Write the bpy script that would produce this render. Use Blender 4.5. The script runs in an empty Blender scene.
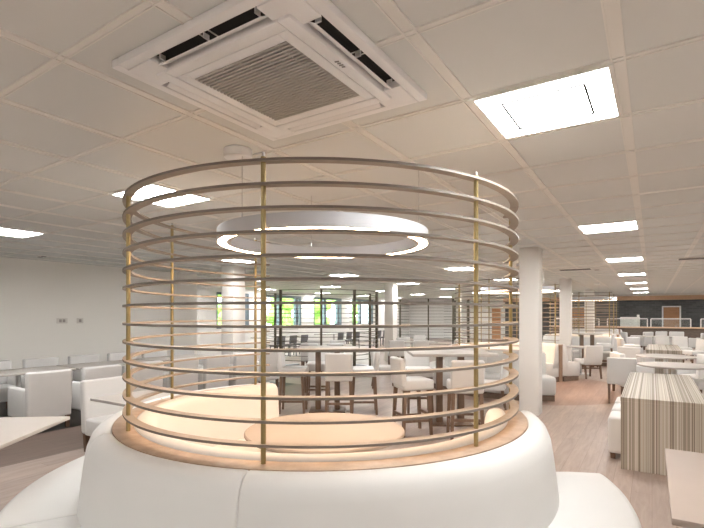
import bpy, bmesh, math, random
from mathutils import Vector, Matrix

random.seed(7)
SC = bpy.context.scene
COL = SC.collection
R = math.radians
PI = math.pi

# ------------------------------------------------------------------ camera, world, exposure
CAM_H = 1.61
CEIL = 2.70
cam_d = bpy.data.cameras.new('camera')
cam = bpy.data.objects.new('camera', cam_d)
COL.objects.link(cam)
cam.location = (0, 0, CAM_H)
cam.rotation_euler = (R(90), 0, 0)
cam_d.sensor_width = 36
cam_d.lens = 36 * 471 / 704
cam_d.shift_y = 51 / 704
cam_d.clip_start = 0.05
cam_d.clip_end = 200
SC.camera = cam

world = bpy.data.worlds.new('world')
SC.world = world
world.use_nodes = True
wn = world.node_tree.nodes['Background']
wn.inputs['Color'].default_value = (0.93, 0.97, 1.0, 1)
wn.inputs['Strength'].default_value = 8.0

SC.view_settings.view_transform = 'Standard'
SC.view_settings.look = 'None'
SC.view_settings.gamma = 1
SC.view_settings.use_curve_mapping = False
SC.view_settings.exposure = 0.92

PANEL_POWER = 24.0        # radiance of the ceiling panels
RING_POWER = 40.0         # radiance of the ring pendants

# ------------------------------------------------------------------ helpers
TH = R(32.5)                                     # the hall's axes against the camera
UX, UY = math.sin(TH), math.cos(TH)              # u: along the hall
VX, VY = math.cos(TH), -math.sin(TH)             # v: across the hall
ROT = -TH
F_U, F_MU, F_V, F_MV = ROT, ROT + PI, ROT - PI / 2, ROT + PI / 2   # rotations facing +u, -u, +v, -v


def W(v, u, z=0.0):
    return Vector((v * VX + u * UX, v * VY + u * UY, z))


class MB:
    """collects shapes into one mesh"""
    def __init__(self):
        self.bm = bmesh.new()

    def box(self, c, s, bevel=0.0, seg=2, rz=0.0, rx=0.0, ry=0.0, taper=None):
        r = bmesh.ops.create_cube(self.bm, size=1.0)
        vs = r['verts']
        for v in vs:
            v.co = Vector((v.co.x * s[0], v.co.y * s[1], v.co.z * s[2]))
            if taper and v.co.z < 0:
                v.co.x *= taper
                v.co.y *= taper
        if bevel > 0:
            es = set()
            for v in vs:
                es.update(v.link_edges)
            rr = bmesh.ops.bevel(self.bm, geom=list(es), offset=bevel, segments=seg, profile=0.5, affect='EDGES')
            vs = set(vs) | set(rr['verts'])
            vs = [v for v in vs if v.is_valid]
        m = Matrix.Translation(Vector(c)) @ Matrix.Rotation(rz, 4, 'Z') @ Matrix.Rotation(ry, 4, 'Y') @ Matrix.Rotation(rx, 4, 'X')
        bmesh.ops.transform(self.bm, matrix=m, verts=vs)
        return self

    def bar(self, p0, p1, r0, r1=None, n=12):
        p0, p1 = Vector(p0), Vector(p1)
        r1 = r0 if r1 is None else r1
        d = p1 - p0
        r = bmesh.ops.create_cone(self.bm, cap_ends=True, segments=n, radius1=r0, radius2=r1, depth=d.length)
        q = d.to_track_quat('Z', 'Y')
        m = Matrix.Translation((p0 + p1) / 2) @ q.to_matrix().to_4x4()
        bmesh.ops.transform(self.bm, matrix=m, verts=r['verts'])
        return self

    def leg(self, p0, p1, s0, s1):
        """square tapered leg from p0 (top) to p1 (foot)"""
        p0, p1 = Vector(p0), Vector(p1)
        vs = []
        for p, s in ((p0, s0), (p1, s1)):
            for dx, dy in ((-1, -1), (1, -1), (1, 1), (-1, 1)):
                vs.append(self.bm.verts.new((p.x + dx * s / 2, p.y + dy * s / 2, p.z)))
        for f in ((3, 2, 1, 0), (4, 5, 6, 7), (0, 1, 5, 4), (1, 2, 6, 5), (2, 3, 7, 6), (3, 0, 4, 7)):
            self.bm.faces.new([vs[i] for i in f])
        bmesh.ops.recalc_face_normals(self.bm, faces=self.bm.faces[:])
        return self

    def lathe(self, prof, n=48, c=(0, 0)):
        rows = []
        for r, z in prof:
            rows.append([self.bm.verts.new((c[0] + r * math.sin(2 * PI * k / n), c[1] - r * math.cos(2 * PI * k / n), z)) for k in range(n)])
        m = len(rows)
        for i in range(m):
            a, b = rows[i], rows[(i + 1) % m]
            for k in range(n):
                try:
                    self.bm.faces.new((a[k], a[(k + 1) % n], b[(k + 1) % n], b[k]))
                except ValueError:
                    pass
        bmesh.ops.recalc_face_normals(self.bm, faces=self.bm.faces[:])
        return self

    def disc(self, r, z0, z1, n=48, bev=0.006, c=(0, 0)):
        """closed round slab"""
        prof = [(0.001, z0), (r - bev, z0), (r, z0 + bev), (r, z1 - bev), (r - bev, z1), (0.001, z1)]
        return self.lathe(prof, n, c)

    def arc(self, prof, a0, a1, n=48, soft=0.0):
        """closed profile [(r, z)...] swept from azimuth a0 to a1 (degrees from -y towards +x)"""
        cr = sum(p[0] for p in prof) / len(prof)
        cz = sum(p[1] for p in prof) / len(prof)
        steps = []
        if soft > 0:
            e = soft / cr * 180 / PI
            steps += [(a0, soft), (a0 + e * .3, soft * .35), (a0 + e, 0)]
            steps += [(a0 + e + (a1 - a0 - 2 * e) * k / n, 0) for k in range(1, n)]
            steps += [(a1 - e, 0), (a1 - e * .3, soft * .35), (a1, soft)]
        else:
            steps = [(a0 + (a1 - a0) * k / n, 0) for k in range(n + 1)]
        rows = []
        for a, ins in steps:
            row = []
            for r, z in prof:
                if ins:
                    d = math.hypot(r - cr, z - cz) or 1
                    k = max(0.0, 1 - ins / d)
                    r, z = cr + (r - cr) * k, cz + (z - cz) * k
                row.append(self.bm.verts.new((r * math.sin(R(a)), -r * math.cos(R(a)), z)))
            rows.append(row)
        m = len(prof)
        for i in range(len(rows) - 1):
            for j in range(m):
                self.bm.faces.new((rows[i][j], rows[i][(j + 1) % m], rows[i + 1][(j + 1) % m], rows[i + 1][j]))
        self.bm.faces.new(rows[0])
        self.bm.faces.new(rows[-1][::-1])
        bmesh.ops.recalc_face_normals(self.bm, faces=self.bm.faces[:])
        return self

    def build(self, name, mat, parent=None, smooth=True, angle=40):
        me = bpy.data.meshes.new(name)
        for f in self.bm.faces:
            f.smooth = smooth
        if smooth:
            for e in self.bm.edges:
                if len(e.link_faces) == 2 and e.calc_face_angle(0) > R(angle):
                    e.smooth = False
        self.bm.to_mesh(me)
        self.bm.free()
        me.materials.append(mat)
        o = bpy.data.objects.new(name, me)
        COL.objects.link(o)
        if parent is not None:
            o.parent = parent
        return o


def empty(name, loc=(0, 0, 0), rz=0.0):
    o = bpy.data.objects.new(name, None)
    o.empty_display_size = 0.1
    COL.objects.link(o)
    o.location = loc
    o.rotation_euler = (0, 0, rz)
    return o


def tag(o, label, cat, group=None):
    o['label'] = label
    o['category'] = cat
    if group:
        o['group'] = group
    return o


def struct(o):
    o['kind'] = 'structure'
    return o


def room(o):
    """turn an object built in (v, u, z) into the hall's axes"""
    o.rotation_euler = (0, 0, ROT)
    return o


def copy_tree(o, parent=None):
    c = o.copy()
    COL.objects.link(c)
    if parent is not None:
        c.parent = parent
    for ch in list(o.children):
        copy_tree(ch, c)
    return c


class Kind:
    """a thing built once and copied with its parts"""
    def __init__(self, proto, cat):
        self.p, self.used, self.cat = proto, False, cat

    def put(self, x, y, rz, label, group=None, z=0.0):
        o = copy_tree(self.p) if self.used else self.p
        self.used = True
        o.location = (x, y, z)
        o.rotation_euler = (0, 0, rz)
        if 'group' in o:
            del o['group']
        return tag(o, label, self.cat, group)

    def at(self, v, u, rz, label, group=None, z=0.0):
        p = W(v, u)
        return self.put(p.x, p.y, rz, label, group, z)


# ------------------------------------------------------------------ materials
def new_mat(name):
    m = bpy.data.materials.new(name)
    m.use_nodes = True
    nt = m.node_tree
    return m, nt, nt.nodes['Principled BSDF']


def mat(name, col, rough=0.5, metal=0.0, var=0.06, scale=12.0, bump=0.0, bscale=200.0, spec=0.5):
    m, nt, b = new_mat(name)
    tc = nt.nodes.new('ShaderNodeTexCoord')
    nz = nt.nodes.new('ShaderNodeTexNoise')
    nz.inputs['Scale'].default_value = scale
    nz.inputs['Detail'].default_value = 3
    nt.links.new(tc.outputs['Object'], nz.inputs['Vector'])
    rp = nt.nodes.new('ShaderNodeValToRGB')
    lo = [max(0, c * (1 - var)) for c in col]
    hi = [min(1, c * (1 + var)) for c in col]
    rp.color_ramp.elements[0].position = 0.3
    rp.color_ramp.elements[1].position = 0.7
    rp.color_ramp.elements[0].color = (*lo, 1)
    rp.color_ramp.elements[1].color = (*hi, 1)
    nt.links.new(nz.outputs['Fac'], rp.inputs['Fac'])
    nt.links.new(rp.outputs['Color'], b.inputs['Base Color'])
    b.inputs['Roughness'].default_value = rough
    b.inputs['Metallic'].default_value = metal
    b.inputs['Specular IOR Level'].default_value = spec
    if bump > 0:
        n2 = nt.nodes.new('ShaderNodeTexNoise')
        n2.inputs['Scale'].default_value = bscale
        nt.links.new(tc.outputs['Object'], n2.inputs['Vector'])
        bp = nt.nodes.new('ShaderNodeBump')
        bp.inputs['Strength'].default_value = bump
        bp.inputs['Distance'].default_value = 0.002
        nt.links.new(n2.outputs['Fac'], bp.inputs['Height'])
        nt.links.new(bp.outputs['Normal'], b.inputs['Normal'])
    return m


def wood(name, c0, c1, rough=0.45, axis=(1, 1, 8), scale=6.0):
    m, nt, b = new_mat(name)
    tc = nt.nodes.new('ShaderNodeTexCoord')
    mp = nt.nodes.new('ShaderNodeMapping')
    mp.inputs['Scale'].default_value = axis
    nz = nt.nodes.new('ShaderNodeTexNoise')
    nz.inputs['Scale'].default_value = scale
    nz.inputs['Detail'].default_value = 6
    nz.inputs['Roughness'].default_value = 0.6
    nt.links.new(tc.outputs['Object'], mp.inputs['Vector'])
    nt.links.new(mp.outputs['Vector'], nz.inputs['Vector'])
    rp = nt.nodes.new('ShaderNodeValToRGB')
    rp.color_ramp.elements[0].position = 0.3
    rp.color_ramp.elements[1].position = 0.7
    rp.color_ramp.elements[0].color = (*c0, 1)
    rp.color_ramp.elements[1].color = (*c1, 1)
    nt.links.new(nz.outputs['Fac'], rp.inputs['Fac'])
    nt.links.new(rp.outputs['Color'], b.inputs['Base Color'])
    b.inputs['Roughness'].default_value = rough
    return m


def emis(name, col, power):
    m, nt, b = new_mat(name)
    b.inputs['Base Color'].default_value = (0.9, 0.9, 0.9, 1)
    b.inputs['Emission Color'].default_value = (*col, 1)
    b.inputs['Emission Strength'].default_value = power
    return m


M = {}
M['vinyl'] = mat('white_upholstery', (0.635, 0.625, 0.605), 0.6, var=0.015, scale=3, bump=0.05, bscale=350)
M['fabric'] = mat('white_chair_cover', (0.66, 0.65, 0.635), 0.6, var=0.02, scale=5, bump=0.1, bscale=500)
M['wall'] = mat('wall_paint', (0.94, 0.92, 0.87), 0.85, var=0.015, scale=0.8)
M['white_wall'] = mat('white_wall_paint', (0.84, 0.83, 0.81), 0.8, var=0.015, scale=0.8)
M['column'] = mat('column_paint', (0.78, 0.75, 0.71), 0.75, var=0.015, scale=1)
M['tile'] = mat('ceiling_tile', (0.705, 0.715, 0.695), 0.75, var=0.012, scale=1.5, bump=0.05, bscale=300)
M['tbar'] = mat('ceiling_bar', (0.80, 0.785, 0.745), 0.6, var=0.01, scale=2)
M['unit'] = mat('unit_plastic', (0.88, 0.88, 0.88), 0.4, var=0.01, scale=2)
M['grille'] = mat('grille_plastic', (0.50, 0.48, 0.45), 0.6, var=0.03, scale=4)
M['dark'] = mat('dark_recess', (0.025, 0.024, 0.024), 0.7)
M['grey'] = mat('grey_plastic', (0.30, 0.29, 0.28), 0.5)
M['ledge'] = wood('ledge_oak', (0.32, 0.23, 0.16), (0.45, 0.335, 0.245), 0.45, (3, 3, 3), 4)
M['ring'] = wood('ring_veneer', (0.27, 0.225, 0.18), (0.34, 0.285, 0.23), 0.5, (2, 2, 8), 6)
M['ringedge'] = mat('ring_outer_edge', (0.175, 0.15, 0.125), 0.5, var=0.05)  # darker tone for the outward faces of the rings
M['brass'] = mat('brass_post', (0.34, 0.265, 0.125), 0.35, 0.75, var=0.08)
M['bronze'] = mat('dark_bronze', (0.10, 0.085, 0.06), 0.45, 0.5, var=0.1)
M['steel'] = mat('brushed_steel', (0.55, 0.54, 0.53), 0.3, 0.9, var=0.05)
M['lamp'] = mat('lamp_body', (0.52, 0.54, 0.58), 0.5, var=0.01)
M['legwood'] = wood('leg_wood', (0.10, 0.055, 0.033), (0.17, 0.10, 0.06), 0.45, (12, 12, 2), 4)
M['stoolwood'] = wood('stool_wood', (0.145, 0.09, 0.06), (0.215, 0.14, 0.095), 0.45, (12, 12, 2), 4)
M['plinth'] = wood('plinth_wood', (0.13, 0.09, 0.065), (0.20, 0.14, 0.10), 0.5, (4, 4, 4), 5)
M['endwood'] = wood('end_panel_wood', (0.22, 0.145, 0.095), (0.32, 0.215, 0.145), 0.5, (10, 10, 1.5), 4)
M['top'] = mat('table_laminate', (0.45, 0.415, 0.38), 0.6, var=0.02, scale=4)
M['topedge'] = mat('grey_table_laminate', (0.43, 0.40, 0.37), 0.6, var=0.02, scale=4)
M['window'] = mat('window_frame', (0.15, 0.19, 0.23), 0.4)
M['leaf'] = mat('tree_leaves', (0.27, 0.42, 0.10), 0.7, var=0.35, scale=3)
M['bark'] = mat('tree_bark', (0.14, 0.10, 0.07), 0.9)
M['lawn'] = mat('lawn_grass', (0.16, 0.28, 0.06), 0.9, var=0.3, scale=5)
M['door'] = wood('door_wood', (0.42, 0.20, 0.09), (0.55, 0.28, 0.14), 0.4, (1, 1, 6), 3)
M['cove'] = mat('cove_wood', (0.78, 0.52, 0.35), 0.5, var=0.05)  # wood tone lightened to stand in for the cove lighting
M['boothtop'] = mat('booth_table_laminate', (0.33, 0.28, 0.235), 0.6, var=0.02, scale=4)
M['warmtop'] = mat('warm_taupe_laminate', (0.34, 0.275, 0.235), 0.6, var=0.02, scale=4)
M['white'] = mat('white_paint', (0.82, 0.80, 0.77), 0.5)
M['barfront'] = wood('bar_front_wood', (0.10, 0.07, 0.05), (0.16, 0.115, 0.085), 0.5, (2, 2, 6), 4)
M['darkchair'] = mat('dark_chair', (0.13, 0.13, 0.135), 0.5)
M['panel'] = emis('light_panel', (1.0, 0.99, 0.975), PANEL_POWER)
M['ringlight'] = emis('ring_light', (1.0, 0.66, 0.40), RING_POWER)

# glass that passes light
gm, nt, b = new_mat('clear_glass')
nt.nodes.remove(b)
tr = nt.nodes.new('ShaderNodeBsdfTransparent')
tr.inputs['Color'].default_value = (0.93, 0.96, 0.95, 1)
gl = nt.nodes.new('ShaderNodeBsdfGlossy')
gl.inputs['Roughness'].default_value = 0.02
mx = nt.nodes.new('ShaderNodeMixShader')
mx.inputs['Fac'].default_value = 0.07
nt.links.new(tr.outputs[0], mx.inputs[1])
nt.links.new(gl.outputs[0], mx.inputs[2])
nt.links.new(mx.outputs[0], nt.nodes['Material Output'].inputs['Surface'])
M['glass'] = gm


def floor_mat():
    m, nt, b = new_mat('plank_floor')
    N, L = nt.nodes, nt.links
    tc = N.new('ShaderNodeTexCoord')
    sp = N.new('ShaderNodeSeparateXYZ')
    L.new(tc.outputs['Object'], sp.inputs[0])
    mp = N.new('ShaderNodeMapping')
    mp.inputs['Rotation'].default_value = (0, 0, R(90))
    L.new(tc.outputs['Object'], mp.inputs['Vector'])
    br = N.new('ShaderNodeTexBrick')
    br.offset = 0.37
    br.inputs['Scale'].default_value = 1.0
    br.inputs['Brick Width'].default_value = 1.25
    br.inputs['Row Height'].default_value = 0.16
    br.inputs['Mortar Size'].default_value = 0.002
    br.inputs['Color1'].default_value = (1.06, 1.05, 1.04, 1)
    br.inputs['Color2'].default_value = (0.92, 0.92, 0.92, 1)
    br.inputs['Mortar'].default_value = (0.68, 0.66, 0.64, 1)
    L.new(mp.outputs['Vector'], br.inputs['Vector'])
    m2 = N.new('ShaderNodeMapping')
    m2.inputs['Scale'].default_value = (10, 1.0, 1)
    L.new(tc.outputs['Object'], m2.inputs['Vector'])
    nz = N.new('ShaderNodeTexNoise')
    nz.inputs['Scale'].default_value = 2.2
    nz.inputs['Detail'].default_value = 7
    nz.inputs['Roughness'].default_value = 0.65
    nz.inputs['Distortion'].default_value = 0.6
    L.new(m2.outputs['Vector'], nz.inputs['Vector'])
    rp = N.new('ShaderNodeValToRGB')
    rp.color_ramp.elements[0].position = 0.28
    rp.color_ramp.elements[1].position = 0.72
    rp.color_ramp.elements[0].color = (0.80, 0.78, 0.77, 1)
    rp.color_ramp.elements[1].color = (1.12, 1.12, 1.12, 1)
    L.new(nz.outputs['Fac'], rp.inputs['Fac'])

    def math_(op, a, bb):
        n = N.new('ShaderNodeMath')
        n.operation = op
        for i, x in enumerate((a, bb)):
            if hasattr(x, 'links'):
                L.new(x, n.inputs[i])
            else:
                n.inputs[i].default_value = x
        return n.outputs[0]

    def mix(f, a, bb, mode='MIX'):
        n = N.new('ShaderNodeMix')
        n.data_type = 'RGBA'
        n.blend_type = mode
        if hasattr(f, 'links'):
            L.new(f, n.inputs[0])
        else:
            n.inputs[0].default_value = f
        for i, x in ((6, a), (7, bb)):
            if hasattr(x, 'links'):
                L.new(x, n.inputs[i])
            else:
                n.inputs[i].default_value = (*x, 1)
        return n.outputs[2]

    light = (0.37, 0.30, 0.26)
    brown = (0.165, 0.12, 0.10)
    black = (0.022, 0.017, 0.014)
    disc = (0.31, 0.21, 0.165)
    v, u = sp.outputs[0], sp.outputs[1]
    near = math_('LESS_THAN', u, 8.6)
    f1 = math_('MULTIPLY', math_('LESS_THAN', v, -5.8), near)
    f2 = math_('MULTIPLY', math_('LESS_THAN', v, -7.02), near)
    c = mix(f1, light, brown)
    c = mix(f2, c, black)
    for (cv, cu) in ((-2.6, 11.1), (-1.80, 18.6)):
        dv = math_('SUBTRACT', v, cv)
        du = math_('SUBTRACT', u, cu)
        d2 = math_('ADD', math_('MULTIPLY', dv, dv), math_('MULTIPLY', du, du))
        c = mix(math_('LESS_THAN', d2, 2.38 ** 2), c, disc)
    c = mix(1.0, c, br.outputs['Color'], 'MULTIPLY')
    c = mix(1.0, c, rp.outputs['Color'], 'MULTIPLY')
    L.new(c, b.inputs['Base Color'])
    b.inputs['Roughness'].default_value = 0.42
    b.inputs['Specular IOR Level'].default_value = 0.4
    return m


def stripe_mat():
    m, nt, b = new_mat('striped_laminate')
    N, L = nt.nodes, nt.links
    tc = N.new('ShaderNodeTexCoord')
    sp = N.new('ShaderNodeSeparateXYZ')
    L.new(tc.outputs['Object'], sp.inputs[0])
    ml = N.new('ShaderNodeMath')
    ml.operation = 'MULTIPLY'
    ml.inputs[1].default_value = 125.0
    L.new(sp.outputs[0], ml.inputs[0])
    fl = N.new('ShaderNodeMath')
    fl.operation = 'FLOOR'
    L.new(ml.outputs[0], fl.inputs[0])
    wn_ = N.new('ShaderNodeTexWhiteNoise')
    wn_.noise_dimensions = '1D'
    L.new(fl.outputs[0], wn_.inputs['W'])
    rp = N.new('ShaderNodeValToRGB')
    rp.color_ramp.interpolation = 'CONSTANT'
    cols = [(0.0, (0.45, 0.405, 0.345)), (0.20, (0.26, 0.225, 0.18)), (0.40, (0.38, 0.335, 0.28)),
            (0.60, (0.185, 0.15, 0.115)), (0.70, (0.32, 0.28, 0.23)), (0.88, (0.54, 0.49, 0.43))]
    el = rp.color_ramp.elements
    el[0].position, el[0].color = 0.0, (*cols[0][1], 1)
    el[1].position, el[1].color = cols[1][0], (*cols[1][1], 1)
    for p, c in cols[2:]:
        e = el.new(p)
        e.color = (*c, 1)
    L.new(wn_.outputs['Value'], rp.inputs['Fac'])
    L.new(rp.outputs['Color'], b.inputs['Base Color'])
    b.inputs['Roughness'].default_value = 0.6
    b.inputs['Specular IOR Level'].default_value = 0.3
    return m


def brick_mat():
    m, nt, b = new_mat('dark_wall_tile')
    N, L = nt.nodes, nt.links
    tc = N.new('ShaderNodeTexCoord')
    sp = N.new('ShaderNodeSeparateXYZ')
    cb = N.new('ShaderNodeCombineXYZ')
    L.new(tc.outputs['Object'], sp.inputs[0])
    L.new(sp.outputs[0], cb.inputs[0])
    L.new(sp.outputs[2], cb.inputs[1])
    br = N.new('ShaderNodeTexBrick')
    br.inputs['Scale'].default_value = 1.0
    br.inputs['Brick Width'].default_value = 0.30
    br.inputs['Row Height'].default_value = 0.10
    br.inputs['Mortar Size'].default_value = 0.006
    br.inputs['Color1'].default_value = (0.062, 0.065, 0.066, 1)
    br.inputs['Color2'].default_value = (0.10, 0.103, 0.104, 1)
    br.inputs['Mortar'].default_value = (0.12, 0.12, 0.118, 1)
    L.new(cb.outputs[0], br.inputs['Vector'])
    L.new(br.outputs['Color'], b.inputs['Base Color'])
    b.inputs['Roughness'].default_value = 0.3
    return m


M['floor'] = floor_mat()
M['stripe'] = stripe_mat()
M['brick'] = brick_mat()

# ------------------------------------------------------------------ the hall (built in v, u, z)
U0, U1, V0, V1 = -7.0, 30.4, -14.5, 8.0
WALL_V, WALL_U = -10.3, 8.43
WIN_TOP, WIN_SILL = 2.52, 1.06

struct(room(MB().box(((V0 + V1) / 2, (U0 + U1) / 2, -0.05), (V1 - V0 + .4, U1 - U0 + .4, 0.10)).build('floor', M['floor'])))
struct(room(MB().box(((V0 + V1) / 2, (U0 + U1) / 2, CEIL + 0.05), (V1 - V0 + .4, U1 - U0 + .4, 0.10)).build('ceiling', M['tile'])))
struct(room(MB().box((WALL_V - .1, (U0 + WALL_U) / 2, CEIL / 2), (0.2, WALL_U - U0, CEIL)).build('wall_left', M['wall'])))
struct(room(MB().box(((V0 + WALL_V) / 2 - .1, WALL_U - .1, CEIL / 2), (WALL_V - V0 - .0, 0.2, CEIL)).build('wall_return', M['white_wall'])))
struct(room(MB().box((V1 + .1, (U0 + U1) / 2, CEIL / 2), (0.2, U1 - U0, CEIL)).build('wall_right', M['wall'])))
struct(room(MB().box(((V0 + V1) / 2, U0 - .1, CEIL / 2), (V1 - V0, 0.2, CEIL)).build('wall_back', M['wall'])))

# window wall with four openings
openings = [(12.8, 14.6), (15.6, 18.15), (19.15, 21.7), (22.75, 25.2)]
wb = MB()
wb.box((V0 - .1, (WALL_U + U1) / 2, WIN_SILL / 2), (0.2, U1 - WALL_U, WIN_SILL))
wb.box((V0 - .1, (WALL_U + U1) / 2, (WIN_TOP + CEIL) / 2), (0.2, U1 - WALL_U, CEIL - WIN_TOP))
edges = [WALL_U] + [x for o_ in openings for x in o_] + [U1]
for a, b_ in zip(edges[0::2], edges[1::2]):
    wb.box((V0 - .1, (a + b_) / 2, (WIN_SILL + WIN_TOP) / 2), (0.2, b_ - a, WIN_TOP - WIN_SILL))
struct(room(wb.build('wall_windows', M['white_wall'], smooth=False)))
for i, (a, b_) in enumerate(openings):
    fr = MB()
    zc, hh = (WIN_SILL + WIN_TOP) / 2, WIN_TOP - WIN_SILL
    for uu in (a + .04, b_ - .04):
        fr.box((V0 - .06, uu, zc), (0.10, 0.08, hh))
    fr.box((V0 - .06, (a + b_) / 2, WIN_TOP - .05), (0.10, b_ - a, 0.10))
    fr.box((V0 - .06, (a + b_) / 2, WIN_SILL + .03), (0.10, b_ - a, 0.06))
    f = struct(room(fr.build('window_%d' % (i + 1), M['window'], smooth=False)))
    for k in (0.38, 0.86):
        MB().box((V0 - .05, a + (b_ - a) * k, zc), (0.16, 0.20, hh - .1)).build('mullion', M['window'], f)
    MB().box((V0 - .06, (a + b_) / 2, zc), (0.012, b_ - a - .1, hh - .1)).build('window_pane', M['glass'], f)

# far wall: pale part and dark tiled part
VD = -7.86
struct(room(MB().box(((V0 + VD) / 2, U1 + .1, CEIL / 2), (VD - V0, 0.2, CEIL)).build('wall_far', M['white_wall'])))
struct(room(MB().box(((VD + V1) / 2, U1 + .1, CEIL / 2), (V1 - VD, 0.2, CEIL)).build('wall_tiled', M['brick'])))
struct(room(MB().box(((VD + V1) / 2, U1 - .22, 2.53), (V1 - VD, 0.44, 0.22)).build('trim_cove', M['cove'], smooth=False)))
struct(room(MB().box(((VD + V1) / 2, U1 - .35, 2.67), (V1 - VD, 0.7, 0.06)).build('trim_bulkhead', M['white'], smooth=False)))
for i, (va, vb) in enumerate(((0.45, 1.29), (-4.05, -3.25), (-8.75, -8.05))):
    fr = MB()
    fr.box((va + .03, U1 - .03, 1.04), (.07, .06, 2.08)).box((vb - .03, U1 - .03, 1.04), (.07, .06, 2.08))
    fr.box(((va + vb) / 2, U1 - .03, 2.06), (vb - va, .06, .07))
    d = struct(room(fr.build('door_%d' % (i + 1), M['white'], smooth=False)))
    MB().box(((va + vb) / 2, U1 - .02, 1.02), (vb - va - .14, .035, 2.0)).build('door_leaf', M['door'], d)
    MB().bar((vb - .16, U1 - .07, 1.02), (vb - .28, U1 - .07, 1.02), .012).build('door_handle', M['steel'], d)

# baseboard along the left wall
struct(room(MB().box((WALL_V + .01, (U0 + WALL_U) / 2, .06), (.02, WALL_U - U0, .12)).build('baseboard_left', M['white'], smooth=False)))

# ceiling grid
GM, GU, GV = 0.663, 1.645, -0.785
SKEW = .022                 # the tile rows run a touch off square
tb = MB()
j = math.ceil((V0 - GV) / GM)
while GV + GM * j < V1:
    v = GV + GM * j
    ua = WALL_U if v < WALL_V else U0
    for dv, wd, dz in ((0, .056, .003), (-.025, .007, .008), (.025, .007, .008)):
        tb.box((v + dv, (ua + U1) / 2, CEIL - dz / 2), (wd, U1 - ua, dz))
    j += 1
i = math.ceil((U0 - GU) / GM)
while GU + GM * i < U1:
    u = GU + GM * i
    va = V0 if u > WALL_U else WALL_V
    for du, wd, dz in ((0, .034, .0028), (-.015, .006, .0075), (.015, .006, .0075)):
        tb.box(((va + V1) / 2, u + du - SKEW * ((va + V1) / 2 + .45), CEIL - dz / 2), (V1 - va, wd, dz), rz=-math.atan(SKEW))
    i += 1
struct(room(tb.build('trim_ceiling_grid', M['tbar'], smooth=False)))

# columns
cols = [((2.93, 7.72), .30), ((-2.67, 10.6), .37), ((1.37, 16.55), .34), (None, (-2.2, 15.5), .31), (None, (-2.3, 22.9), .36), (None, (-8.0, 22.0), .36)]
for k, c in enumerate(cols):
    if c[0] is None:
        p = W(*c[1])
        s = c[2]
    else:
        p, s = Vector((*c[0], 0)), c[1]
    o = MB().box((0, 0, CEIL / 2), (s, s, CEIL), .006).build('wall_column_%d' % (k + 1), M['column'])
    o.location = (p.x, p.y, 0)
    room(struct(o))

# outside
struct(room(MB().box((-26, 18, -.2), (22.6, 50, .1)).build('ground_outside', M['lawn'])))
for k, (v, u, s) in enumerate(((-18.5, 11.3, .8), (-18.4, 14.6, .85), (-19.8, 18.3, .7), (-18.4, 21.4, .85), (-18.6, 24.7, .8), (-18.4, 28.0, .8))):
    t = empty('garden_tree', W(v, u, -.15))
    wh = ['behind the leftmost window by the column', 'outside the first wide window', 'in the gap between first and second windows',
          'outside the second wide window', 'outside the third wide window', 'beyond the right end of the windows'][k]
    tag(t, 'bright green leafy tree ' + wh, 'tree', 'trees outside the windows')
    cb = MB()
    for q in range(16):
        r = bmesh.ops.create_icosphere(cb.bm, subdivisions=2, radius=random.uniform(.45, .8) * s)
        off = Vector((random.uniform(-1, 1) * s * .8, random.uniform(-1, 1) * s * .8, random.uniform(1.0, 3.6)))
        for vv in r['verts']:
            vv.co *= random.uniform(.82, 1.12)
            vv.co += off
    cb.build('crown', M['leaf'], t, smooth=False)
    MB().bar((0, 0, 0), (0, 0, 2.4), .14, .09).build('trunk', M['bark'], t)


# ------------------------------------------------------------------ ceiling fittings
def make_panel():
    t = empty('ceiling_light')
    h = .316
    fr = MB()
    for sx, sy, a, b_ in ((0, 1, 2 * h, .02), (0, -1, 2 * h, .02), (1, 0, .02, 2 * h), (-1, 0, .02, 2 * h)):
        fr.box((sx * (h - .01), sy * (h - .01), -.006), (a, b_, .014))
    fr.build('light_frame', M['tbar'], t, smooth=False)
    MB().box((0, 0, -.005), (2 * h - .03, 2 * h - .03, .006)).build('diffuser', M['panel'], t)
    g = MB()
    q = .19
    for sx, sy, a, b_ in ((0, 1, 2 * q, .004), (0, -1, 2 * q, .004), (1, 0, .004, 2 * q), (-1, 0, .004, 2 * q)):
        g.box((sx * q, sy * q, -.012), (max(a, .011), max(b_, .011), .008))
    g.build('diffuser_seam', M['dark'], t, smooth=False)
    return t


panel = Kind(make_panel(), 'ceiling light')
ORD = ['first', 'second', 'third', 'fourth', 'fifth', 'sixth', 'seventh', 'eighth', 'ninth', 'tenth', 'eleventh', 'twelfth']
rows = {0: 'row right of the round booth', -1: 'row over the round booth', -2: 'row beside the left wall',
        -3: 'row beside the windows', 1: 'row nearest the right wall', 2: 'row along the right wall'}
for j in (0, -1, -2, -3, -4, 1, 2):
    v = GV + GM * (.5 + 5 * j)
    n = 0
    for i in range(-2, 7):
        u = GU + GM * (1.5 + 6 * i)
        if j <= -3 and u < WALL_U + .5:
            continue
        if v < V0 + .4 or u > U1 - .8:
            continue
        if i >= 0:
            n += 1
        if i < 0:  # rows out of view, added to brighten the near part of the hall
            lab = '%s added unseen light panel behind the camera, ' % ('near' if i == -1 else 'rear') + rows.get(j, 'row by the window wall')
        else:
            lab = 'glowing ceiling light panel, %s from the camera in the %s' % (ORD[n - 1], rows.get(j, 'row by the window wall'))
        panel.at(v, u - .02 - SKEW * (v + .45), ROT - SKEW / 2, lab, 'ceiling light panels', CEIL - .004)

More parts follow.
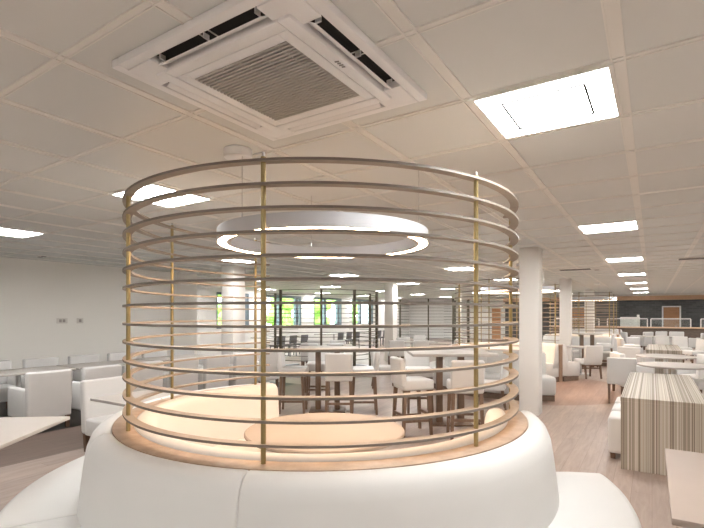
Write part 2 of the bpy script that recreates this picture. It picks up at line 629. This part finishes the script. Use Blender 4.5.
# ceiling cassette
cs = empty('air_conditioner', (-.33, 2.165, CEIL), R(-33))
tag(cs, 'square white air conditioning cassette set in the ceiling tiles', 'air conditioner')
pb = MB()
hw = .506
S0, S1, SL = .378, .460, .30          # air slot band and half length
for s in (1, -1):
    pb.box((s * (hw + S1) / 2, 0, -.017), (hw - S1, 2 * hw, .034), .005, 2)
    pb.box((0, s * (hw + S1) / 2, -.017), (2 * S1 - .002, hw - S1, .034), .005, 2)
for sx in (1, -1):
    for sy in (1, -1):
        pb.box((sx * (SL + S1) / 2, sy * (SL + S1) / 2, -.019), (S1 - SL, S1 - SL, .038), .003)
pb.build('outer_panel', M['unit'], cs)
ip = MB()
for s in (1, -1):
    ip.box((s * (S0 + .322) / 2, 0, -.025), (S0 - .322, 2 * S0, .050), .006)
    ip.box((0, s * (S0 + .322) / 2, -.025), (.644, S0 - .322, .050), .006)
ip.build('inner_panel', M['unit'], cs)
gf = MB()
for s in (1, -1):
    gf.box((s * .292, 0, -.0235), (.050, .634, .047), .003)
    gf.box((0, s * .292, -.0235), (.534, .050, .047), .003)
gf.build('grille_frame', M['unit'], cs)
gg = MB()
gg.box((0, 0, -.026), (.640, .640, .006))
gg.build('grille_backing', M['dark'], cs)
gs = MB()
for k in range(26):
    gs.box((0, -.2575 + k * .0206, -.039), (.534, .0105, .014))
for k in range(5):
    gs.box((-.21 + k * .105, 0, -.037), (.004, .534, .014))
gs.build('intake_grille', M['grille'], cs, smooth=False)
for k in range(4):
    rz = k * PI / 2
    sm = (S0 + S1) / 2
    sl = MB()
    sl.box((0, 0, -.004), (2 * SL, S1 - S0, .004))
    o = sl.build('air_slot', M['dark'], cs)
    o.location = (-sm * math.sin(rz), sm * math.cos(rz), 0)
    o.rotation_euler = (0, 0, rz)
    lv = MB()
    lv.box((0, -.010, -.036), (2 * SL - .015, .040, .005), .002, rx=R(-30))
    for q in (-.27, 0, .27):
        lv.box((q, 0.004, -.020), (.006, .026, .020))
    o2 = lv.build('louvre', M['unit'], cs)
    o2.location = o.location
    o2.rotation_euler = o.rotation_euler
lg = MB()
for q in range(4):
    lg.box((.352, -.05 + q * .016, -.0515), (.018 - .004 * (q % 2), .007, .003), rz=.3)
lg.build('badge', M['grey'], cs, smooth=False)

# small ceiling fittings
def slot_grille(v, u, length, label):
    t = empty('ceiling_vent', W(v, u, CEIL), ROT)
    tag(t, label, 'vent')
    MB().box((0, 0, -.006), (length, .34, .012), .003).build('vent_frame', M['tbar'], t)
    s = MB()
    for q in (-.085, .085):
        s.box((0, q, -.013), (length - .06, .10, .004))
    s.build('vent_slots', M['dark'], t, smooth=False)


p = Vector(((575 - 352) / 471 * 11.2, 11.2))
slot_grille(p.x * VX + p.y * VY, p.x * UX + p.y * UY, .72, 'slotted ceiling vent between the column and the lights')
p = Vector(((696 - 352) / 471 * 9.0, 9.0))
slot_grille(p.x * VX + p.y * VY, p.x * UX + p.y * UY, .60, 'slotted ceiling vent at the right edge')
for (px, y, label) in ((597, 11.2, 'small dark square detector beside the ceiling vent'), (373, 4.75, 'small ceiling sprinkler above the ring pendant'),):
    t = empty('ceiling_detector' if y > 6 else 'ceiling_sprinkler', ((px - 352) / 471 * y, y, CEIL), ROT)
    tag(t, label, 'detector' if y > 6 else 'sprinkler')
    if y > 6:
        MB().box((0, 0, -.008), (.15, .15, .016), .004).build('detector_base', M['tbar'], t)
        MB().box((0, 0, -.020), (.10, .10, .010), .003).build('detector_face', M['grey'], t)
    else:
        MB().disc(.03, -.008, 0, 20, .002).build('sprinkler_rose', M['white'], t)
        MB().bar((0, 0, -.008), (0, 0, -.04), .006).build('sprinkler_head', M['grey'], t)
t = empty('emergency_downlight', ((42 - 352) / 471 * 8.7, 8.7, CEIL), ROT)
tag(t, 'small emergency downlight in the ceiling near the left wall', 'downlight')
MB().box((0, 0, -.006), (.26, .10, .012), .003).build('downlight_plate', M['tbar'], t)
MB().box((-.07, 0, -.016), (.07, .06, .012), .003).box((.07, 0, -.016), (.07, .06, .012), .003).build('downlight_lens', M['grey'], t)

# wall sockets
for k, (px, w) in enumerate(((62, .16), (80, .10))):
    kx = (px - 352) / 471
    z_ = 10.29 / (.537 - .843 * kx)
    p = Vector((kx * z_, z_))
    t = empty('wall_socket', W(WALL_V + .005, p.x * UX + p.y * UY, 1.49), ROT)
    tag(t, ['double white socket plate on the left wall', 'single white socket plate right of the double one'][k], 'socket', 'sockets on the left wall')
    MB().box((0, 0, 0), (.012, w * 1.35, .11), .003).build('socket_plate', M['column'], t)
    s = MB()
    for q in ([-.035, .035] if k == 0 else [0]):
        s.box((.008, q, 0), (.006, .05, .06), .002)
    s.build('socket_insert', M['topedge'], t)


# ------------------------------------------------------------------ round booths
def make_booth(cx, cy, a0, a1, name_label, seams=5, cuts=None):
    t = empty('round_booth', (cx, cy, 0))
    tag(t, name_label, 'booth seating')
    n = 72
    MB().arc([(1.50, 0), (2.00, 0), (2.00, .11), (1.50, .11)], a0, a1, n).build('outer_plinth', M['plinth'], t)
    MB().arc([(.80, 0), (1.30, 0), (1.30, .11), (.80, .11)], a0, a1, n).build('inner_plinth', M['plinth'], t)
    MB().arc([(1.335, 0), (1.45, 0), (1.45, .872), (1.335, .872)], a0, a1, n).build('end_panel', M['endwood'], t)
    MB().arc([(1.318, .872), (1.452, .872), (1.452, .90), (1.318, .90)], a0 - .2, a1 + .2, n).build('wood_ledge', M['ledge'], t)
    ob = [(1.452, .13), (1.64, .13), (1.648, .30), (1.640, .44), (1.608, .70), (1.592, .80), (1.570, .855), (1.540, .888), (1.505, .902), (1.475, .903), (1.456, .896)]
    os_ = [(1.635, .12), (2.03, .12), (2.045, .14), (2.07, .36), (2.068, .405), (2.05, .437), (2.02, .452), (1.80, .458), (1.635, .452)]
    ib = [(1.330, .30), (1.330, .895), (1.318, .912), (1.295, .921), (1.26, .921), (1.225, .910), (1.205, .885), (1.195, .84), (1.14, .46), (1.12, .30)]
    ins = [(.80, .12), (1.335, .12), (1.335, .44), (1.14, .455), (.80, .458), (.755, .44), (.74, .40), (.745, .16)]
    if cuts is None:
        cuts = [a0 + (a1 - a0) * k / seams for k in range(seams + 1)]
    for s0, s1 in zip(cuts, cuts[1:]):
        q = max(16, int((s1 - s0) / 2.4))
        MB().arc(ob, s0, s1, q, .012).build('outer_backrest', M['vinyl'], t, angle=60)
        MB().arc(os_, s0, s1, q, .012).build('outer_seat', M['vinyl'], t, angle=60)
    MB().arc(ib, a0, a1, n, .03).build('inner_backrest', M['vinyl'], t, angle=60)
    MB().arc(ins, a0, a1, n, .02).build('inner_seat', M['vinyl'], t, angle=60)
    return t


POSTS = [-146, -106, -58.5, -9.2, 39.9, 82]


def make_screen(cx, cy, az, a0, a1, label, z0=.90, z1=2.345, n=13, rad=1.367, pr=.0125, pm='brass', group=None):
    t = empty('ring_screen', (cx, cy, z0))
    tag(t, label, 'screen', group)
    for a in az:
        x, y = rad * math.sin(R(a)), -rad * math.cos(R(a))
        po = MB().bar((x, y, 0), (x, y, z1 - z0 + .02), pr, n=14).build('post', M[pm], t)
        MB().bar((x, y, z1 - z0 + .02), (x, y, z1 - z0 + .04), pr * .6, n=12).build('post_cap', M['steel'], po)
    low = .09
    for k in range(n):
        z = low + (z1 - z0 - low) * k / (n - 1)
        rg = MB().arc([(rad - .026, z - .0065), (rad + .027, z - .0065), (rad + .027, z + .0065), (rad - .026, z + .0065)], a0, a1, 96).build(
            'ring', M['ring'], t, angle=30)
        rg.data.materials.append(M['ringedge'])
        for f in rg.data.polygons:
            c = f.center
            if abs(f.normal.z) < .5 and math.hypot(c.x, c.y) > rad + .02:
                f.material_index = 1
    return t


def make_pendant(cx, cy, label, rz=0.0):
    t = empty('ring_pendant', (cx - .01, cy, 2.138), rz)
    tag(t, label, 'pendant light', 'ring pendants over the booths')
    MB().lathe([(.690, 0), (.722, 0), (.722, .008), (.782, .008), (.782, 0), (.788, 0), (.788, .092), (.690, .092)], 96).build('lamp_body', M['lamp'], t, angle=30)
    MB().lathe([(.723, .001), (.781, .001), (.781, .007), (.723, .007)], 96).build('lamp_diffuser', M['ringlight'], t, angle=30)
    for a in (-47.5, 72.5, 192.5):
        x, y = .728 * math.sin(R(a)), -.728 * math.cos(R(a))
        x0, y0 = x, y
        if a == -47.5:
            x, y = .728 * math.sin(R(a + 4)), -.728 * math.cos(R(a + 4))
        w = MB().bar((x, y, .09), (x, y, CEIL - 2.138 - .05 if a == -47.5 else CEIL - 2.138), .0024, n=6)
        w.bar((x, y, .09), (x, y, .13), .006, n=8)
        w.build('suspension_wire', M['steel'], t)
        if a == -47.5:
            MB().disc(.092, CEIL - 2.138 - .055, CEIL - 2.138, 40, .004, (x0, y0)).build('canopy', M['unit'], t)
    return t


def make_round_table(r=.60, h=.74, m='boothtop', name='round_table'):
    t = empty(name)
    MB().disc(r, h - .03, h, 64, .008).build('tabletop', M[m], t)
    MB().bar((0, 0, .02), (0, 0, h - .03), .04, n=20).build('pedestal', M['steel'], t)
    MB().disc(.28, 0, .02, 40, .005).build('pedestal_base', M['steel'], t)
    MB().disc(.16, h - .05, h - .03, 32, .003).build('mounting_plate', M['steel'], t)
    return t


CX, CY = -.205, 3.60
make_booth(CX, CY, -154, 86, 'large white circular booth with wood ledge in the foreground', cuts=[-154, -106, -58, -10.5, 86])
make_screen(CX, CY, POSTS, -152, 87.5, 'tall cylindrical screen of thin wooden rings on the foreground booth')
make_pendant(CX, CY, 'glowing ring pendant hanging inside the foreground ring screen')
booth_table = Kind(make_round_table(.605), 'table')
booth_table.put(CX, CY, 0, 'round table in the middle of the foreground booth', 'booth tables')

C3 = W(-2.6, 11.1)
A3 = (-245, 0)
az3 = [-239, -199, -160, -121, -82, -43, -5]
make_booth(C3.x, C3.y, *A3, 'white circular booth behind the white column', 6)
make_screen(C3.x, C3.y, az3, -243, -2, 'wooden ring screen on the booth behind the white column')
make_pendant(C3.x, C3.y, 'glowing ring pendant over the booth behind the white column', .6)
booth_table.put(C3.x, C3.y, 0, 'round table inside the booth behind the white column', 'booth tables')
C4 = W(-1.80, 18.6)
make_booth(C4.x, C4.y, *A3, 'white circular booth beyond the second column on the right', 6)
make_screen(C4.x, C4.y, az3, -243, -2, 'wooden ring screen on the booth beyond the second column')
make_pendant(C4.x, C4.y, 'glowing ring pendant over the booth beyond the second column', .6)
booth_table.put(C4.x, C4.y, 0, 'round table inside the booth beyond the second column', 'booth tables')
C5 = W(-2.1, 25.55)
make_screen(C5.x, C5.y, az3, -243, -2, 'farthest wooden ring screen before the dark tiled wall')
make_booth(C5.x, C5.y, *A3, 'farthest white circular booth before the dark tiled wall', 6)


def cage(cx, cy, label, az):
    pl = empty('floor_cage', (cx, cy, 0))
    tag(pl, label, 'screen')
    MB().arc([(1.56, 0), (1.74, 0), (1.74, .04), (1.56, .04)], -150, 150, 72).build('base_ring', M['lamp'], pl)
    for a in az:
        x, y = 1.66 * math.sin(R(a)), -1.66 * math.cos(R(a))
        MB().box((x, y, 1.15), (.055, .055, 2.26), rz=R(a)).build('post', M['bronze'], pl)
    for k in range(16):
        z = .42 + 1.85 * k / 15
        MB().arc([(1.64, z - .006), (1.68, z - .006), (1.68, z + .006), (1.64, z + .006)], -150, 150, 80).build('ring', M['bronze'], pl)
    return pl


cage(-.91, 13.8, 'dark slatted round cage standing in front of the windows', [-118, -95, -36, 4, 36, 75, 95, 118])
p6 = W(-8.2, 19.4)
cage(p6.x, p6.y, 'dark slatted round cage before the far pale wall', [-98, -62, -14, 22, 60, 98, 130])


# ------------------------------------------------------------------ chair kinds (front = +y)
def make_dining_chair():
    t = empty('dining_chair')
    MB().box((0, .02, .415), (.47, .50, .13), .028, 3).build('seat', M['fabric'], t)
    MB().box((0, -.225, .61), (.47, .085, .46), .026, 3, rx=R(6)).build('backrest', M['fabric'], t)
    for sx, sy in ((1, 1), (-1, 1), (1, -1), (-1, -1)):
        MB().leg((sx * .20, .22 if sy > 0 else -.19, .36), (sx * .20, .23 if sy > 0 else -.25, 0), .045, .032).build('leg', M['legwood'], t, smooth=False)
    return t


def make_armchair():
    t = empty('armchair')
    MB().box((0, .03, .32), (.40, .50, .24), .03, 3).build('seat', M['fabric'], t)
    MB().box((0, -.245, .50), (.58, .11, .66), .028, 3, rx=R(3)).build('backrest', M['fabric'], t)
    for s in (1, -1):
        MB().box((s * .245, .06, .39), (.095, .52, .42), .03, 3).build('arm', M['fabric'], t)
    for sx, sy in ((1, 1), (-1, 1), (1, -1), (-1, -1)):
        MB().leg((sx * .24, .27 if sy > 0 else -.25, .20), (sx * .24, .27 if sy > 0 else -.25, 0), .05, .04).build('leg', M['legwood'], t, smooth=False)
    return t


def make_lounge():
    t = empty('lounge_chair')
    MB().box((0, .04, .30), (.60, .56, .20), .03, 3).build('seat', M['fabric'], t)
    MB().box((0, -.25, .53), (.62, .11, .62), .03, 3, rx=R(4)).build('backrest', M['fabric'], t)
    for sx, sy in ((1, 1), (-1, 1), (1, -1), (-1, -1)):
        MB().leg((sx * .26, .28 if sy > 0 else -.25, .21), (sx * .26, .28 if sy > 0 else -.25, 0), .055, .04).build('leg', M['legwood'], t, smooth=False)
    return t


def make_stool():
    t = empty('bar_stool')
    MB().box((0, .02, .675), (.42, .44, .14), .028, 3).build('seat', M['fabric'], t)
    MB().box((0, -.20, .845), (.42, .08, .38), .026, 3, rx=R(5)).build('backrest', M['fabric'], t)
    for sx, sy in ((1, 1), (-1, 1), (1, -1), (-1, -1)):
        MB().leg((sx * .175, sy * .17, .61), (sx * .195, sy * .20, 0), .046, .036).build('leg', M['stoolwood'], t, smooth=False)
    st = MB()
    for s in (1, -1):
        st.box((s * .189, 0, .20), (.022, .38, .034)).box((0, s * .192, .27), (.37, .022, .034))
    st.build('stretcher', M['stoolwood'], t, smooth=False)
    return t


def make_ottoman():
    t = empty('ottoman')
    MB().box((0, 0, .265), (.44, .42, .41), .035, 3).build('cushion', M['fabric'], t)
    for sx in (1, -1):
        for sy in (1, -1):
            MB().leg((sx * .17, sy * .16, .07), (sx * .17, sy * .16, 0), .05, .045).build('foot', M['legwood'], t, smooth=False)
    return t


def make_table(w, d, h=.75, th=.028, m='top', legs=True, name='dining_table'):
    t = empty(name)
    MB().box((0, 0, h - th / 2), (w, d, th), .004).build('tabletop', M[m], t)
    if legs:
        MB().bar((0, 0, .015), (0, 0, h - th), .035, n=16).build('pedestal', M['steel'], t)
        MB().box((0, 0, .009), (.42, .42, .018), .004).build('pedestal_base', M['steel'], t)
    return t


chair = Kind(make_dining_chair(), 'chair')
arm = Kind(make_armchair(), 'armchair')
stool = Kind(make_stool(), 'bar stool')
ottoman = Kind(make_ottoman(), 'ottoman')

# left: chairs along the wall, a row of tables, armchairs with their backs to the aisle
for k in range(6):
    arm.at(-9.12, 3.42 + .77 * k, F_V, '%s white armchair from the left with its back to the left wall' % ORD[k], 'armchairs along the left wall')
wt = Kind(make_table(.72, 1.36, .75, .03, 'topedge'), 'table')
for k in range(3):
    wt.at(-8.22, 3.35 + 1.40 * k, ROT, '%s grey topped table from the left between wall chairs and armchairs' % ORD[k], 'tables along the left wall')
for k in range(7):
    arm.at(-7.36, 3.28 + .75 * k, F_MV, ['white armchair seen from behind nearest the left edge', 'second white armchair from the left, partly behind the big chair',
           'third white armchair from the left behind the screen', 'fourth white armchair in the row by the left wall', 'fifth white armchair in the row by the left wall',
           'sixth white armchair in the row, beside the beige column', 'last white armchair in the row past the beige column'][k], 'armchairs by the left wall')
Kind(make_lounge(), 'chair').at(-5.37, 3.26, F_V, 'large white chair facing the small table left of the booth')
st = Kind(make_table(.75, .75, .75, .028, 'topedge'), 'table')
st.at(-4.53, 3.03, ROT, 'small grey table corner tucked behind the left of the booth')
lt = make_table(.75, 1.20, .75, .028, 'top')
lt.rotation_euler = (0, 0, R(5))
tag(lt, 'cream table corner jutting in from the left edge', 'table')
cxy = Vector((-2.40, 4.01)) + Vector((-.995, -.09)) * .375 + Vector((.09, -.995)) * .60
lt.location = (cxy.x, cxy.y, 0)

# bar height tables in the middle
def make_bar_table(w, d, h=1.06):
    t = empty('bar_table')
    MB().box((0, 0, h - .02), (w, d, .04), .005).build('tabletop', M['top'], t)
    for s in (1, -1):
        MB().box((s * .16, 0, (h - .04) / 2), (.09, .09, h - .04), .004).build('post_leg', M['stoolwood'], t)
    MB().box((0, 0, .012), (.60, .45, .024), .005).build('foot_plate', M['legwood'], t)
    return t


t1 = make_bar_table(1.02, .72)
t1.location = (-.41, 7.95, 0)
tag(t1, 'cream bar height table in the middle of the hall seen through the screen', 'table')
stool.put(-.98, 7.85, R(-90), 'white bar stool at the left end of the middle bar table', 'stools at the middle bar table')
stool.put(-.20, 7.30, 0, 'white bar stool with its back to us at the middle bar table', 'stools at the middle bar table')
stool.put(.20, 7.80, R(90), 'white bar stool at the right end of the middle bar table', 'stools at the middle bar table')
stool.put(-.62, 8.65, PI, 'white bar stool behind the middle bar table', 'stools at the middle bar table')
t2 = make_bar_table(1.20, .80)
t2.location = (1.46, 7.02, 0)
tag(t2, 'cream bar height table just left of the white column', 'table')
stool.put(.82, 6.45, R(-75), 'white bar stool at the left end of the bar table by the column', 'stools at the bar table by the column')
stool.put(1.48, 6.18, R(-4), 'white bar stool with its back to us at the bar table by the column', 'stools at the bar table by the column')
stool.put(1.10, 7.78, PI, 'white bar stool behind the bar table by the column', 'stools at the bar table by the column')
chair.put(2.36, 8.05, R(75), 'white chair facing left beside the white column')
chair.put(.70, 10.5, R(-90), 'white chair facing right in the middle aisle')

# inside and beyond the cage by the windows
ct = Kind(make_table(1.5, .75, .75, .03), 'table')
ct.put(-.75, 13.6, 0, 'long white table inside the dark cage by the windows')
for k, (x, y, rz, lb) in enumerate(((-1.15, 12.95, 0, 'white chair at front left inside the dark cage'), (-.45, 12.95, 0, 'white chair at front right inside the dark cage'),
                                    (-1.15, 14.3, PI, 'white chair at rear left inside the dark cage'), (-.45, 14.3, PI, 'white chair at rear right inside the dark cage'))):
    chair.put(x, y, rz, lb, 'chairs in the dark cage')
ct.put(1.95, 15.2, 0, 'white table right of the beige middle column')
for x, y, rz, lb in ((1.35, 14.5, 0, 'white chair at the front left of the table by the middle column'), (2.1, 14.5, 0, 'white chair at the front right of the table by the middle column'),
                     (1.75, 15.85, PI, 'white chair behind the table by the middle column'), (3.05, 14.9, R(70), 'white chair facing left before the far cage'),
                     (3.75, 16.6, R(70), 'white chair facing left just behind another before the far cage'), (2.6, 17.9, PI, 'white chair facing us below the far cage')):
    chair.put(x, y, rz, lb, 'chairs in the middle of the hall')
wtab = Kind(make_table(.70, 2.2, .75, .03), 'table')
for u, lb in ((14.2, 'long white table under the leftmost windows'), (18.2, 'long white table under the first wide window'), (21.6, 'long white table under the second wide window')):
    wtab.at(-12.6, u, ROT, lb, 'tables under the windows')


def make_dark_chair():
    t = empty('dark_chair')
    MB().box((0, .0, .44), (.42, .42, .05), .015).build('seat', M['darkchair'], t)
    MB().box((0, -.20, .66), (.42, .04, .32), .012, rx=R(6)).build('backrest', M['darkchair'], t)
    for sx in (1, -1):
        for sy in (1, -1):
            MB().leg((sx * .18, sy * .18, .42), (sx * .19, sy * .20, 0), .03, .024).build('leg', M['darkchair'], t, smooth=False)
    return t


dk = Kind(make_dark_chair(), 'chair')
n = 0
for u in (13.5, 14.2, 14.9, 17.5, 18.2, 18.9, 21.0, 21.7, 22.3):
    dk.at(-11.95, u, F_MV, '%s dark chair from the left in the row by the windows' % ORD[n], 'dark chairs by the windows')
    n += 1

# right: striped communal tables and ottomans
def make_striped(w, l, h=.75):
    t = empty('striped_table')
    MB().box((0, 0, h - .02), (w, l, .04), .003).build('tabletop', M['stripe'], t, smooth=False)
    for s in (1, -1):
        MB().box((0, s * (l / 2 - .02), (h - .04) / 2), (w - .006, .04, h - .04), .002).build('end_panel', M['stripe'], t, smooth=False)
    return t


s1 = make_striped(.74, 2.58)
s1.location = W(.09, 6.96)
s1.rotation_euler = (0, 0, ROT)
tag(s1, 'taupe striped communal table with solid end panel on the right', 'table')
for k, u in enumerate((6.22, 6.80, 7.38)):
    ottoman.at(-.20, u, ROT, ['white ottoman nearest us tucked under the striped table', 'second white ottoman under the left side of the striped table',
               'third white ottoman under the left side of the striped table'][k], 'ottomans at the striped table')
pS = Vector(((646 - 352) / 471 * 11.7, 11.7))
s2v, s2u = pS.x * VX + pS.y * VY, pS.x * UX + pS.y * UY
s2 = make_striped(.74, 2.6)
s2.location = W(s2v + .37, s2u + 1.3)
s2.rotation_euler = (0, 0, ROT)
tag(s2, 'farther striped communal table behind the round tables', 'table')
rt = make_table(.75, 1.24, .75, .03, 'warmtop')
rt.location = W(.445, 3.03)
rt.rotation_euler = (0, 0, ROT)
tag(rt, 'warm taupe table corner at the bottom right in front of the striped table', 'table')

round_t = Kind(make_round_table(.55, .75, 'top'), 'table')


def put_px(kind, px, y, rz, label, group=None):
    return kind.put((px - 352) / 471 * y, y, rz, label, group)


put_px(round_t, 674, 8.15, 0, 'round white table just behind the striped table', 'round tables on the right')
put_px(round_t, 666, 9.95, 0, 'round white table before the farther striped table', 'round tables on the right')
st_ = make_round_table(.33, .75, 'top')
st_.location = (6.25, 12.9, 0)
tag(st_, 'small round white table before the end of the second booth', 'table')
g = 'chairs around the right hand tables'
put_px(chair, 621.5, 8.7, R(-29), 'white chair with its back to us left of the striped table', g)
put_px(arm, 631, 9.7, R(-100), 'low white armchair left of the nearer round table', g)
put_px(arm, 700, 9.2, R(100), 'low white armchair right of the farther round table', g)
put_px(chair, 708, 8.1, R(80), 'white chair cut by the right edge behind the striped table', g)
put_px(chair, 588, 12.1, R(5), 'white chair with its back to us before the second booth', g)
stool.put(7.75, 14.42, R(60), 'white bar stool standing right of the second booth', g)
b3 = make_bar_table(.64, .60)
b3.location = (7.12, 14.28, 0)
tag(b3, 'small bar height table beside the second column on the right', 'table')
put_px(arm, 627, 16.2, R(-100), 'white armchair beside the wood end of the third booth', g)
put_px(arm, 636, 11.6, R(-60), 'white armchair left of the farther striped table', g)
put_px(chair, 665, 17.2, R(170), 'left white chair behind the farther striped table', g)
put_px(chair, 682, 16.6, R(160), 'right white chair behind the farther striped table', g)
put_px(chair, 695, 14.9, R(90), 'white chair facing left right of the farther striped table', g)
put_px(arm, 630, 21.5, R(-100), 'leftmost white armchair before the servery counter', g)
put_px(arm, 643, 22.0, R(20), 'second white armchair from the left before the servery counter', g)
put_px(arm, 657, 22.6, R(10), 'third white armchair from the left before the servery counter', g)
put_px(arm, 676, 22.3, R(-30), 'white armchair below the brown door before the servery', g)
put_px(arm, 700, 20.6, R(20), 'rightmost white armchair before the servery counter', g)
bt = Kind(make_table(1.6, .75, .74, .03, 'top'), 'table')
put_px(bt, 653, 19.4, ROT, 'long white table between the far armchairs and the striped table')

# servery in front of the dark wall
sv = empty('servery_counter', W(-.4, 28.6), ROT)
tag(sv, 'long dark wood servery counter in front of the tiled wall', 'counter')
MB().box((0, 0, .47), (8.6, .7, .94), .005).build('counter_body', M['barfront'], sv)
MB().box((0, -.03, .97), (8.7, .82, .06), .005).build('counter_top', M['cove'], sv)
for a, b_ in ((-4.2, -2.0), (-1.6, .2), (.35, 2.0), (2.4, 4.2)):
    gd = MB()
    gd.box(((a + b_) / 2, -.2, 1.42), (b_ - a, .05, .05))
    for q in (a, b_):
        gd.box((q, -.2, 1.2), (.05, .05, .42))
    f = gd.build('guard_frame', M['white'], sv, smooth=False)
    MB().box(((a + b_) / 2, -.2, 1.2), (b_ - a - .05, .01, .38)).build('guard_glass', M['glass'], f)
cb = empty('serving_cabinet', W(-1.0, 29.4), ROT)
tag(cb, 'white serving cabinet behind the servery left of the brown door', 'cabinet')
MB().box((0, 0, .75), (.9, .5, 1.5), .01).build('cabinet_body', M['white'], cb)
MB().box((.38, -.26, .95), (.12, .04, 1.35), .005).build('cabinet_post', M['white'], cb)
